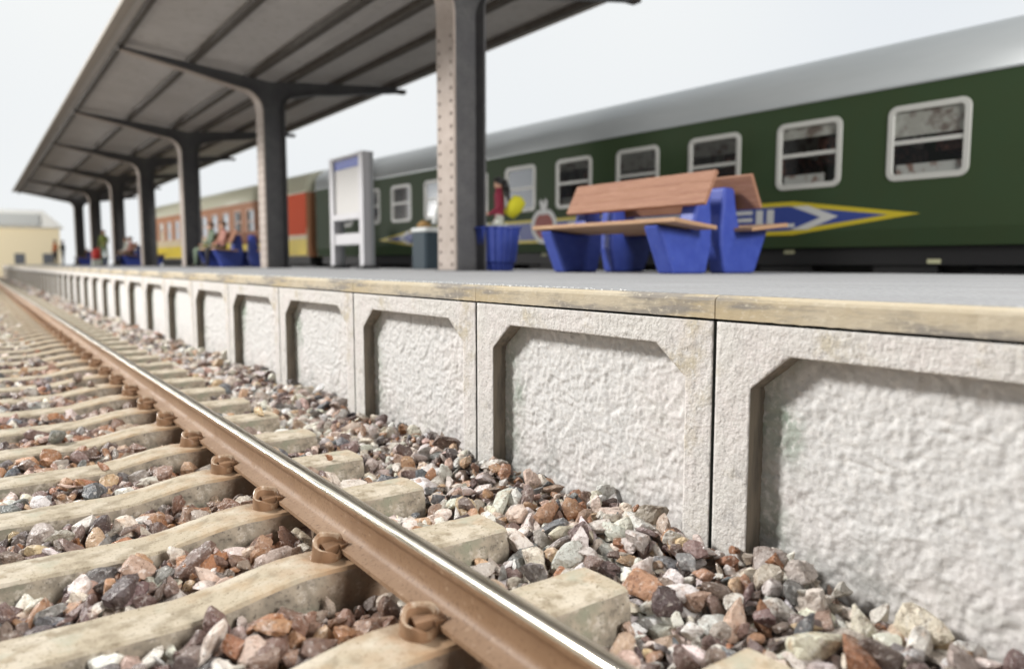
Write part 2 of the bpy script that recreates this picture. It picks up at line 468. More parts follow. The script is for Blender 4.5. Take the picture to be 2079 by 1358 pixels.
def rough(y, z, s):
    p = (y * 20 + s * 13.7, z * 24, s * 5.1)
    q = (y * 56 + s * 3.7, z * 60, s * 9.1)
    wv = mnoise.noise_vector((y * 9 + s, z * 9, 1.3))
    p2 = (p[0] + 1.3 * wv[0], p[1] + 1.3 * wv[1], p[2])
    a = mnoise.noise(p2)
    c = mnoise.noise((p2[0] * .7 + p2[1] * .72 + 9, p2[1] * .7 - p2[0] * .72, 2.0 + s))
    r = 1 - abs(mnoise.noise((p2[0] * .9 + p2[1] * .8 + 31, p2[1] * .9 - p2[0] * .8, 4.0))) * 2
    return 0.36 * a + 0.30 * c + 0.15 * r + 0.30 * mnoise.noise(q) + 0.12 * mnoise.noise((q[0] * 2.1, q[1] * 2.1, q[2]))

def panel_meshes(seed, fine):
    k = 3 if fine else 1
    # frame
    segs = [14 * k, 4 * k, 20 * k, 4 * k, 14 * k]
    inn, out = [], []
    for i, n in enumerate(segs):
        inn += resample(HOLE[i], HOLE[i + 1], n)
        out += resample(OUT[i], OUT[i + 1], n)
    inn.append(HOLE[-1]); out.append(OUT[-1])
    # corners of the outer line: keep them sharp by walking the outer rectangle with the same count
    R = 5 * k
    v, f, mi = [], [], []
    n = len(inn)
    for i in range(n):
        for r in range(R + 1):
            t = r / R
            y = inn[i][0] * (1 - t) + out[i][0] * t
            z = inn[i][1] * (1 - t) + out[i][1] * t
            e = min(1.0, min(t, 1 - t) * 6)
            x = -0.008 * e * rough(y, z, seed) if fine else 0.0
            v.append((x, y, z))
    W = R + 1
    for i in range(n - 1):
        for r in range(R):
            f.append((i * W + r, i * W + r + 1, (i + 1) * W + r + 1, (i + 1) * W + r)); mi.append(0)
    b = len(v)
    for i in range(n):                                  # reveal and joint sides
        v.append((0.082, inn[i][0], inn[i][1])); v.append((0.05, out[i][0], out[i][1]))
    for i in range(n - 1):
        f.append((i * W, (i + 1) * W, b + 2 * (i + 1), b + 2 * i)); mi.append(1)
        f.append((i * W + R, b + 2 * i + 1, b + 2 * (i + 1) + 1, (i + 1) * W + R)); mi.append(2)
    b = len(v)                                          # dark bottom of the joint
    v += [(0.05, -0.012, -1.28), (0.05, 0.02, -1.28), (0.05, 0.02, -0.19), (0.05, -0.012, -0.19)]
    del v[b:]
    me1 = bpy.data.meshes.new('panel_frame')
    me1.from_pydata(v, [], f)
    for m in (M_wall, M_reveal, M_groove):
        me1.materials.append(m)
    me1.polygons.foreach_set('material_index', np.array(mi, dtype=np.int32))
    sm = np.array([q == 0 for q in mi]); me1.polygons.foreach_set('use_smooth', sm)
    bm = bmesh.new(); bm.from_mesh(me1); bmesh.ops.recalc_face_normals(bm, faces=bm.faces); bm.to_mesh(me1); bm.free()
    # recessed field
    ny, nz = (230, 170) if fine else (10, 8)
    v, f, tone = [], [], []
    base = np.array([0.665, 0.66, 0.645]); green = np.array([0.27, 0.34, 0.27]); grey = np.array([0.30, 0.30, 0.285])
    for a in range(ny + 1):
        for c in range(nz + 1):
            y = 0.10 + 1.33 * a / ny; z = -1.26 + 0.99 * c / nz
            x = 0.078 - (0.0135 * rough(y, z, seed + 50) if fine else 0.0)
            v.append((x, y, z))
            # green stain plus painted shade at far edge, dirt splashed up from the ballast
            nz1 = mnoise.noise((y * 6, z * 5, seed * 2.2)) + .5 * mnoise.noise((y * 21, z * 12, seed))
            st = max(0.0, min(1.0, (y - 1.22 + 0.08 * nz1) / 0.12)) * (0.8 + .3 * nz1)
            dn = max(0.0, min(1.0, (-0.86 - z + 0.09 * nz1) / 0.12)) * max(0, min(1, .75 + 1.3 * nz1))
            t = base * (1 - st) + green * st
            t = t * (1 - .7 * dn) + grey * (.7 * dn)
            tone.append((*t, 1))
    for a in range(ny):
        for c in range(nz):
            i = a * (nz + 1) + c
            f.append((i, i + 1, i + nz + 2, i + nz + 1))
    me2 = bpy.data.meshes.new('recessed_field')
    me2.from_pydata(v, [], f)
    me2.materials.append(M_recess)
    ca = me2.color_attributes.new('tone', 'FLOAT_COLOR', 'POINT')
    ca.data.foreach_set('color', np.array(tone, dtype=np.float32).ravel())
    me2.polygons.foreach_set('use_smooth', np.ones(len(f), dtype=bool))
    # coping
    cb = MB()
    prof = [(-0.004, -0.1945), (0.34, -0.1945), (0.34, -0.112), (0.022, -0.112), (0.010, -0.115), (0.001, -0.121), (-0.004, -0.131)]
    N = 60 if fine else 1
    ys = np.linspace(0.003, PW - 0.002, N + 1)
    v = []
    for y in ys:
        for j, (x, z) in enumerate(prof):
            dz = .0022 * mnoise.noise((y * 40, seed, 0)) if (fine and j in (0,)) else 0
            dx = .002 * mnoise.noise((y * 25, seed, j * .3)) if (fine and j in (0, 5, 6)) else 0
            v.append((x + dx, y, z + dz))
    P = len(prof)
    f = [(i * P + j, i * P + (j + 1) % P, (i + 1) * P + (j + 1) % P, (i + 1) * P + j) for i in range(N) for j in range(P)]
    f += [tuple(range(P)), tuple(range(N * P, N * P + P))]
    cb.add(v, f)
    ob = cb.build('coping', M_cap)
    me3 = ob.data
    bpy.data.objects.remove(ob)
    return me1, me2, me3

far_set = panel_meshes(0, False)
JOINT = bpy.data.meshes.new('joint_filler')
JOINT.from_pydata([(0.05, -0.012, -1.28), (0.05, 0.02, -1.28), (0.05, 0.02, -0.19), (0.05, -0.012, -0.19)], [], [(0, 1, 2, 3)])
JOINT.materials.append(M_groove)
PANEL_LABELS = {
    -2: 'pale rough wall panel cut off by the right edge, nearest the camera',
    -1: 'pale rough wall panel at the right edge, its recess cut off by the picture edge',
    0: 'pale rough wall panel in sharp focus, right below the large blue bench',
    1: 'pale rough wall panel just left of the one below the large blue bench',
    2: 'pale rough wall panel below the white sign board, its recess narrow and shadowed',
}
k = -2
while J0 + k * PW < 74:
    y0 = J0 + k * PW
    root = empty('concrete_panel', (WX, y0, 0))
    ms = panel_meshes(k + 3, True) if k < 5 else far_set
    for nm, me in zip(('panel_frame', 'recessed_field', 'coping'), ms):
        o = bpy.data.objects.new(nm, me); COL.objects.link(o); o.parent = root
        if nm == 'panel_frame':
            jf = bpy.data.objects.new('joint_filler', JOINT); COL.objects.link(jf); jf.parent = root
        if nm == 'coping': o['label'] = 'tan coping edge with grey weathering'
    lab = PANEL_LABELS.get(k, 'pale rough wall panel with cut-corner recess, %s from the right along the platform' % ordinal(k + 2))
    tag(root, lab, 'wall panel', 'precast panels of the platform wall')
    k += 1

# ------------------------------------------------------------------ rail
RAILP = [(0.975, -0.986), (0.975, -0.972), (1.018, -0.958), (1.033, -0.948), (1.036, -0.93), (1.036, -0.885), (1.030, -0.872), (1.021, -0.863),
         (1.020, -0.845), (1.0225, -0.836), (1.028, -0.829), (1.035, -0.8265), (1.062, -0.8265), (1.069, -0.829), (1.0745, -0.836), (1.077, -0.845),
         (1.076, -0.863), (1.067, -0.872), (1.061, -0.885), (1.061, -0.93), (1.064, -0.948), (1.079, -0.958), (1.122, -0.972), (1.122, -0.986)]
ys = list(np.arange(-2, 10, .25)) + list(np.arange(10, 76, 2.0))
v, f, mi = [], [], []
P = len(RAILP)
for y in ys:
    v += [(x, y, z) for x, z in RAILP]
for i in range(len(ys) - 1):
    for j in range(P):
        f.append((i * P + j, (i + 1) * P + j, (i + 1) * P + (j + 1) % P, i * P + (j + 1) % P))
        mi.append(1 if 8 <= j <= 14 else 0)
o = mesh_obj('rail', v, f, [M_rust, M_polish], None, mi, smooth=True)
bm = bmesh.new(); bm.from_mesh(o.data); bmesh.ops.recalc_face_normals(bm, faces=bm.faces)
for e in bm.edges:
    if len(e.link_faces) == 2 and e.calc_face_angle(0) > 0.9: e.smooth = False
bm.to_mesh(o.data); bm.free()
tag(o, 'rust brown rail with a polished shiny head running along the platform', 'rail')

# ------------------------------------------------------------------ sleepers with rail clips
def sleeper_top(x):
    if x > 0.86:
        return -1.0 - (0.006 if x > 1.3 else 0)
    t = max(0.0, min(1.0, (0.86 - x) / 0.42)); t = t * t * (3 - 2 * t)
    return -1.0 - 0.055 * t

def sleeper_mesh(seed):
    xs = list(np.arange(-0.72, 1.6, 0.02)) + [1.612]
    v, f, mi = [], [], []
    nl = 9
    for x in xs:
        zt = sleeper_top(x)
        j = lambda q: 0.0025 * mnoise.noise((x * 12, q, seed)) + .0012 * mnoise.noise((x * 45, q * 3, seed))
        hw = 0.098 + 0.002 * mnoise.noise((x * 5, seed, 1))
        pr = [(-0.128, -1.34), (-0.120, zt - 0.06), (-hw - .010, zt - 0.014), (-hw, zt - 0.004), (-0.04, zt), (0.04, zt), (hw, zt - 0.004), (hw + 0.012, zt - 0.014), (0.128, -1.34)]
        for q, (y, z) in enumerate(pr):
            v.append((x, y, z + j(q) if 0 < q < 8 else z))
    for i in range(len(xs) - 1):
        for q in range(nl - 1):
            f.append((i * nl + q, i * nl + q + 1, (i + 1) * nl + q + 1, (i + 1) * nl + q))
            mi.append(0 if 2 <= q <= 5 else 1)
    f.append(tuple(range(nl))); mi.append(1)
    L = (len(xs) - 1) * nl
    f.append(tuple(range(L + nl - 1, L - 1, -1))); mi.append(0)
    me = bpy.data.meshes.new('sleeper')
    me.from_pydata(v, [], f)
    me.materials.append(M_sleeper); me.materials.append(M_sleeper_side)
    me.polygons.foreach_set('material_index', np.array(mi, dtype=np.int32))
    me.polygons.foreach_set('use_smooth', np.ones(len(f), dtype=bool))
    bm = bmesh.new(); bm.from_mesh(me); bmesh.ops.recalc_face_normals(bm, faces=bm.faces)
    for e in bm.edges:
        if len(e.link_faces) == 2 and e.calc_face_angle(0) > 0.42: e.smooth = False
    bm.to_mesh(me); bm.free()
    return me

def clip_mesh(side, seed=0):
    """dished spring clip: a thick rim open towards the rail, hollow middle, tongue lying on the rail foot. Local: rail at +x"""
    bm = bmesh.new()
    n = 28
    rings = [(1.45, -0.020), (1.10, -0.006), (1.05, 0.018), (1.02, 0.046), (0.97, 0.058), (0.84, 0.060), (0.70, 0.050), (0.62, 0.022), (0.54, 0.002), (0.0, 0.000)]
    def shape(t):
        x = 0.052 * math.cos(t); y = 0.050 * math.sin(t)
        if x > 0.012: x = 0.012 + (x - 0.012) * 1.25; y *= 1 - 0.45 * max(0, math.cos(t)) ** 2
        return x, y
    vs = []
    for r, z in rings[:-1]:
        row = []
        for i in range(n):
            t = 2 * math.pi * i / n
            x, y = shape(t)
            zz = z
            if z > 0.02:
                op = max(0, math.cos(t + 0.75)) ** 2
                zz = z - 0.030 * op + 0.012 * math.sin(t) + 0.003 * math.sin(3 * t + 1)
            row.append(bm.verts.new((x * r, y * r, zz)))
        vs.append(row)
    c = bm.verts.new((0, 0, rings[-1][1]))
    for a in range(len(vs) - 1):
        for i in range(n):
            j = (i + 1) % n
            bm.faces.new((vs[a][i], vs[a][j], vs[a + 1][j], vs[a + 1][i]))
    for i in range(n):
        bm.faces.new((vs[-1][i], vs[-1][(i + 1) % n], c))
    # tongue and middle bolt boss
    for (x0, x1, y0, y1, z0, z1, cx) in ((-0.016, 0.066, -0.018, 0.016, -0.004, 0.044, 0), (0.040, 0.075, -0.026, 0.024, -0.02, 0.038, 0)):
        q = [bm.verts.new(p) for p in ((x0, y0, z0), (x1, y0, z0), (x1, y1, z0), (x0, y1, z0), (x0, y0, z1), (x1, y0 + .006, z1 - .010), (x1, y1 - .006, z1 - .010), (x0, y1, z1))]
        for fc in ((3, 2, 1, 0), (4, 5, 6, 7), (0, 1, 5, 4), (1, 2, 6, 5), (2, 3, 7, 6), (3, 0, 4, 7)):
            bm.faces.new([q[i] for i in fc])
    for vv in bm.verts:
        nv = mnoise.noise_vector((vv.co.x * 26 + seed * 9, vv.co.y * 26, vv.co.z * 20))
        if vv.co.z > -.015: vv.co += nv * .0075
    if side < 0:
        for vv in bm.verts: vv.co.x *= -1
    bmesh.ops.recalc_face_normals(bm, faces=bm.faces)
    me = bpy.data.meshes.new('rail_clip')
    bm.to_mesh(me); bm.free()
    me.materials.append(M_clip); me.materials.append(M_worn)
    for pl in me.polygons:
        if pl.center.z > .049 and pl.normal.z > .2: pl.material_index = 1
    return me

clipL, clipR = [clip_mesh(1, q) for q in range(3)], [clip_mesh(-1, q) for q in range(3)]
sl_meshes = [sleeper_mesh(s) for s in range(8)]
SLEEPER_Y = [0.42 + 0.6535 * i for i in range(104)]
for i, y in enumerate(SLEEPER_Y):
    o = bpy.data.objects.new('sleeper', sl_meshes[i % 8])
    COL.objects.link(o)
    o.location = (0, y, 0)
    if i > 1: o.rotation_euler = (0, 0, random.uniform(-.006, .006))
    n = i + 1
    names = {1: 'tan concrete sleeper nearest the camera, only its end at the bottom edge', 2: 'tan concrete sleeper with its right end just showing at the bottom edge',
             3: 'tan concrete sleeper with a large chunky right end in the lower right foreground'}
    tag(o, names.get(n, 'tan concrete sleeper under the rusty rail, %s away from the camera' % ordinal(n) if n < 80 else 'tan concrete sleeper under the rusty rail, far off and blurred'),
        'sleeper', 'sleepers of the track')
    if y < 30:
        for me, xx in ((clipL[i % 3], 0.935), (clipR[i % 3], 1.163)):
            c = bpy.data.objects.new('rail_clip', me); COL.objects.link(c)
            c.parent = o; c.scale = (.96, .96, .98); c.location = (xx, 0, -0.993); c.rotation_euler = (random.uniform(.08, .22), random.uniform(-.12, .02), random.uniform(-.3, .15))
            if y < 8:
                b = c.modifiers.new('bevel', 'BEVEL'); b.width = .006; b.segments = 2; b.limit_method = 'ANGLE'; b.angle_limit = .6
                b2 = c.modifiers.new('sub', 'SUBSURF'); b2.levels = 1; b2.render_levels = 1

# ------------------------------------------------------------------ ballast
def ballast_height(x, y):
    n = 0.030 * mnoise.noise((x * 4, y * 3.1, 2.0)) + 0.020 * mnoise.noise((x * 9, y * 8, 5.0))
    if x > 1.60:
        t = min(1, (x - 1.60) / 0.5)
        heap = 0.05 * mnoise.noise((y * 1.25, 8.3, 0))
        return -1.135 + 0.100 * t + n + heap * t
    d = abs(((y - SLEEPER_Y[0]) / 0.6535 + 0.5) % 1 - 0.5) * 0.6535      # distance from the nearest sleeper axis
    lift = 0.03 * max(0, 1 - abs(x - 0.45) / 0.5)
    return -1.132 + lift + n + 0.015 * (d > 0.2)

def ico(sub):
    bm = bmesh.new()
    bmesh.ops.create_icosphere(bm, subdivisions=sub, radius=1)
    v = np.array([q.co[:] for q in bm.verts]); f = np.array([[q.index for q in p.verts] for p in bm.faces])
    bm.free()
    return v, f

def rock_templates(sub, n):
    dirs, f = ico(sub)
    out = []
    for i in range(n):
        k = rng.integers(9, 15)
        pn = rng.normal(size=(k, 3)); pn /= np.linalg.norm(pn, axis=1)[:, None]
        pd = rng.uniform(0.48, 1.0, k)
        dots = dirs @ pn.T
        r = np.where(dots > 0.05, pd / np.maximum(dots, 0.05), 9.0)
        r = np.minimum(r, 1.75)
        p = 60.0
        rr = (np.sum(r ** -p, axis=1)) ** (-1 / p)
        v = dirs * rr[:, None]
        if sub >= 3:
            v = v * (1 + 0.045 * np.array([mnoise.noise(Vector(d * 3.2 + i * 7)) + .6 * mnoise.noise(Vector(d * 8 + i * 3)) for d in dirs]))[:, None]
        sx = rng.uniform(0.85, 1.7); sz = rng.uniform(0.42, 0.95)
        v = v * np.array([sx, rng.uniform(.75, 1.1), sz])
        ext = np.abs(v).max()
        v = v * min(1.0, 1.42 / ext)
        out.append(v)
    return out, f

PAL = np.array([(0.17, 0.115, 0.10), (0.25, 0.18, 0.155), (0.105, 0.078, 0.072), (0.45, 0.255, 0.15), (0.38, 0.185, 0.095), (0.78, 0.70, 0.60),
                (0.82, 0.78, 0.72), (0.74, 0.69, 0.63), (0.12, 0.13, 0.14), (0.22, 0.215, 0.21), (0.66, 0.49, 0.40), (0.42, 0.29, 0.22), (0.62, 0.45, 0.28), (.46, .40, .35)])
PW_ = np.array([.09, .08, .045, .065, .035, .20, .17, .17, .04, .04, .06, .04, .04, .08]); PW_ /= PW_.sum()
PL_ = np.array([.17, .13, .11, .11, .09, .07, .04, .06, .05, .06, .05, .06, .03, .04]); PL_ /= PL_.sum()

def rand_rot(n):
    q = rng.normal(size=(n, 4)); q /= np.linalg.norm(q, axis=1)[:, None]
    a, b, c, d = q.T
    return np.stack([np.stack([1 - 2 * (c * c + d * d), 2 * (b * c - a * d), 2 * (b * d + a * c)], -1),
                     np.stack([2 * (b * c + a * d), 1 - 2 * (b * b + d * d), 2 * (c * d - a * b)], -1),
                     np.stack([2 * (b * d - a * c), 2 * (c * d + a * b), 1 - 2 * (b * b + c * c)], -1)], 1)

def in_hole(y):
    t = (y - J0) % PW
    return 0.17 < t < 1.36

def scatter(y0, y1, step, layers, rmin, rmax):
    P, S = [], []
    for layer in range(layers):
        yy = y0 + rng.uniform(0, step)
        while yy < y1:
            xx = -0.25 + rng.uniform(0, step)
            while xx < 2.19:
                x = xx + rng.uniform(-.5, .5) * step; y = yy + rng.uniform(-.5, .5) * step
                xx += step
                r = rmin + (rmax - rmin) * rng.random() ** 1.7
                lim = WX + .055 if in_hole(y) else WX - 0.01
                if x + r * .7 > lim: continue
                d = abs(((y - SLEEPER_Y[0]) / 0.6535 + 0.5) % 1 - 0.5) * 0.6535
                on = x < 1.615 + r * .75 and d < 0.122 + r * 0.62
                h = ballast_height(x, y)
                z = h + (layer - layers * 0.5) * r * 0.7 + rng.uniform(-.2, .3) * r
                if on:
                    if rng.random() > 0.003 or 0.82 < x < 1.28: continue
                    z = sleeper_top(min(x, 1.6)) + r * 0.45
                    if x > 1.6: continue
                if 0.93 < x < 1.17: z = min(z, -1.01 - r * .8)
                P.append((x, y, z)); S.append(r)
            yy += step
    return np.array(P), np.array(S)

def build_stones(name, sets, label):
    V, F, C, off, SM = [], [], [], 0, []
    for (P, S, tmpl, f, sm) in sets:
        n = len(P)
        Rm = rand_rot(n)
        ids = rng.integers(0, len(tmpl), n)
        ci = np.where(P[:, 0] > 1.3, rng.choice(len(PAL), n, p=PW_), rng.choice(len(PAL), n, p=PL_))
        cols = PAL[ci] * rng.uniform(.8, 1.2, (n, 1)) * rng.uniform(.94, 1.06, (n, 3))
        # rust dust from the rail tints stones lying next to it
        near = np.clip(1 - np.abs(P[:, 0] - 0.86) / 0.42, 0, 1)[:, None] * 0.55
        cols = cols * (1 - near) + np.array([0.32, 0.165, 0.085]) * near
        for i in range(n):
            v = (tmpl[ids[i]] * S[i]) @ Rm[i].T
            v[:, 2] *= 0.88
            V.append(v + P[i]); F.append(f + off); off += len(v)
            C.append(np.repeat(np.append(np.clip(cols[i], 0, .85), 1.0)[None], len(v), 0))
            SM.append(np.full(len(f), sm))
    # the bed under the loose stones
    gx = np.arange(-0.8, 2.22, 0.06); gy = np.concatenate([np.arange(-1, 12, .06), np.arange(12, 74, .5)])
    X, Y = np.meshgrid(gx, gy, indexing='ij')
    Z = np.array([[ballast_height(x, y) - 0.045 for y in gy] for x in gx])
    b = np.stack([X, Y, Z], -1).reshape(-1, 3)
    ny = len(gy)
    I = (np.arange(len(gx) - 1)[:, None] * ny + np.arange(ny - 1)[None]).ravel()
    q = np.stack([I, I + ny, I + ny + 1, I + 1], -1)
    fb = np.concatenate([q[:, [0, 1, 2]], q[:, [0, 2, 3]]]) + off
    nst = sum(len(x) for x in F)
    V.append(b); F.append(fb); C.append(np.repeat(np.array([[.2, .15, .11, 1]]), len(b), 0)); SM.append(np.ones(len(fb), bool))
    V = np.concatenate(V).astype(np.float32); F = np.concatenate(F).astype(np.int32); C = np.concatenate(C).astype(np.float32); SM = np.concatenate(SM)
    me = bpy.data.meshes.new(name)
    me.vertices.add(len(V)); me.vertices.foreach_set('co', V.ravel())
    me.loops.add(len(F) * 3); me.loops.foreach_set('vertex_index', F.ravel())
    me.polygons.add(len(F))
    me.polygons.foreach_set('loop_start', np.arange(0, len(F) * 3, 3, dtype=np.int32))
    mi = np.zeros(len(F), np.int32); mi[nst:] = 1
    me.materials.append(M_stone); me.materials.append(M_stone_bed)
    me.polygons.foreach_set('material_index', mi)
    me.polygons.foreach_set('use_smooth', SM.astype(bool))
    me.update(calc_edges=True)
    ca = me.color_attributes.new('tone', 'FLOAT_COLOR', 'POINT')
    ca.data.foreach_set('color', C.ravel())
    o = bpy.data.objects.new(name, me); COL.objects.link(o)
    tag(o, label, 'ballast', kind='stuff')
    return o

t3, f3 = rock_templates(3, 36)
t2, f2 = rock_templates(2, 24)
t1, f1 = rock_templates(1, 12)
a = scatter(0.2, 3.4, 0.064, 3, 0.021, 0.067)
b = scatter(3.4, 9.5, 0.066, 3, 0.022, 0.064)
c = scatter(9.5, 28.0, 0.10, 2, 0.034, 0.066)
d = scatter(28.0, 60.0, 0.20, 2, 0.05, 0.10)
build_stones('ballast', [(*a, t3, f3, False), (*b, t2, f2, False), (*c, t1, f1, False), (*d, t1, f1, False)],
             'loose brown, white and orange ballast stones around the sleepers')

# ------------------------------------------------------------------ platform canopy
def canopy():
    root = empty('platform_canopy', (5.85, 32, ZP))
    base = Vector((5.85, 32, ZP))
    tag(root, 'long butterfly platform canopy with grey underside on riveted steel pillars', 'platform canopy')
    def sh(mb):
        mb.v = [(x - base.x, y - base.y, z - base.z) for x, y, z in mb.v]
        return mb
    Y0, Y1 = 5.2, 58.5
    def deck(x0, z0, x1, z1):
        m = MB()
        m.prism([(x0, z0), (x1, z1), (x1, z1 + .07), (x0, z0 + .07)], Y0, Y1)
        return m
    sh(deck(2.62, 4.60, 5.845, 4.30)).build('roof_panel', M_deck, root)
    sh(deck(5.855, 4.30, 9.10, 4.60)).build('roof_panel', M_deck, root)
    for (x0, x1) in ((2.42, 2.615), (9.105, 9.38)):
        m = MB(); m.box(x0, x1, Y0 - .05, Y1 + .05, 4.575, 4.655)
        sh(m).build('gutter', M_fascia, root, bevel=.015)
    def dz(x): return 4.30 + abs(x - 5.85) / 3.25 * 0.30
    for x, wd, hh in ((2.78, .10, .10), (4.15, .13, .11), (5.42, .16, .13), (6.28, .16, .13), (7.5, .13, .11), (8.95, .11, .12)):
        m = MB(); z = dz(x) - .012
        m.box(x - wd / 2, x + wd / 2, Y0 + .02, Y1 - .02, z - hh, z)
        sh(m).build('purlin', M_beam, root)
    # far gable board
    for yp in (9.11, 17.44, 25.55, 32.75, 40.1, 48.0, 55.7):
        p = empty('pillar', (0, 0, 0)); p.parent = root
        p.location = (5.60 - base.x, yp - base.y, 0)
        # outlines in (x, z) relative to the pillar foot
        zz = lambda z: z - ZP
        Lc = [(0.0, 0.0), (0.0, zz(3.45))]
        cxl, czl, r = -0.42, zz(3.46), 0.42
        for q in range(1, 9):
            t = math.pi / 2 * q / 8
            Lc.append((cxl + r * math.cos(t), czl + r * math.sin(t) * 1.12))
        Lc += [(-0.95, zz(4.03)), (-1.5, zz(4.15)), (-2.85, zz(4.40))]
        Rc = [(0.47, 0.0), (0.47, zz(3.5))]
        for q in range(1, 9):
            t = math.pi / 2 * q / 8
            Rc.append((0.47 + 0.36 - 0.36 * math.cos(t), zz(3.5) + 0.40 * math.sin(t)))
        Rc += [(1.3, zz(4.02)), (1.9, zz(4.10)), (3.5, zz(4.36))]
        top = []
        for x in (3.5, 0.9):
            top.append((x, zz(dz(5.6 + x) - .12)))
        top.append((0.25, zz(4.16)))
        for x in (-0.5, -2.85):
            top.append((x, zz(dz(5.6 + x) - .12)))
        web = MB()
        web.prism(Lc[::1] + top[::-1] + Rc[::-1], 0.22, 0.25)
        web.build('web_plate', M_steel, p)
        def flange(line, side, nm, y0=0.0, y1=0.47, th=0.032):
            m = MB(); v = []
            for i, (x, z) in enumerate(line):
                a_ = Vector(line[max(0, i - 1)]); b_ = Vector(line[min(len(line) - 1, i + 1)])
                t = (b_ - a_).normalized(); nrm = Vector((-t.y, t.x)) * side
                narrow = 0.0
                if z > zz(3.5): narrow = min(0.14, (z - zz(3.5)) * 0.22)
                for (q, yy) in ((0, y0 + narrow), (0, y1 - narrow), (1, y1 - narrow), (1, y0 + narrow)):
                    v.append((x + nrm.x * th * q, yy, z + nrm.y * th * q))
            n = len(line)
            f = [(i * 4 + j, i * 4 + (j + 1) % 4, i * 4 + 4 + (j + 1) % 4, i * 4 + 4 + j) for i in range(n - 1) for j in range(4)]
            f += [(0, 1, 2, 3), tuple(range(n * 4 - 4, n * 4))]
            m.add(v, f, 0)
            if yp < 20 and side > 0:
                z = 0.10
                while z < zz(3.3):
                    for yy in (0.075, 0.395):
                        m.lathe([(0.028, 0), (0.026, 0.010), (0.015, 0.020), (0.002, 0.023)], 8, m=1)
                        nn = 4 * 8
                        for q in range(len(m.v) - nn, len(m.v)):
                            x_, y_, z_ = m.v[q]
                            m.v[q] = (-th - z_ + .002, yy + y_, z + x_)
                    z += 0.175
            return m.build(nm, [M_flange if side > 0 else M_steel, M_rivet], p)  # left flange pale beige, right flange dark steel
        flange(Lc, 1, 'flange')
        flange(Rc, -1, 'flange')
        tl = [(x, z + .001) for x, z in top]
        # top flange and end plates of the arms
        m = MB()
        m.box(-2.90, -2.852, 0.13, 0.34, zz(4.37), zz(4.47)); m.build('arm_end', M_beam, p)
        m = MB(); m.box(3.502, 3.72, 0.14, 0.33, zz(4.33), zz(4.42))
        m.build('arm_end', M_beam, p)
        m = MB(); m.box(-0.06, 0.53, -0.05, 0.52, 0, .02); m.build('foot_plate', M_steel, p)
        if 20 < yp < 30: pass
canopy()

# ------------------------------------------------------------------ railway coaches
A33 = math.radians(3.3)
def rrect(y0, y1, z0, z1, r, n=5):
    pts = []
    for cx, cz, a0 in ((y1 - r, z1 - r, 0), (y0 + r, z1 - r, 90), (y0 + r, z0 + r, 180), (y1 - r, z0 + r, 270)):
        for i in range(n + 1):
            t = math.radians(a0 + 90 * i / n)
            pts.append((cx + r * math.cos(t), cz + r * math.sin(t)))
    return pts

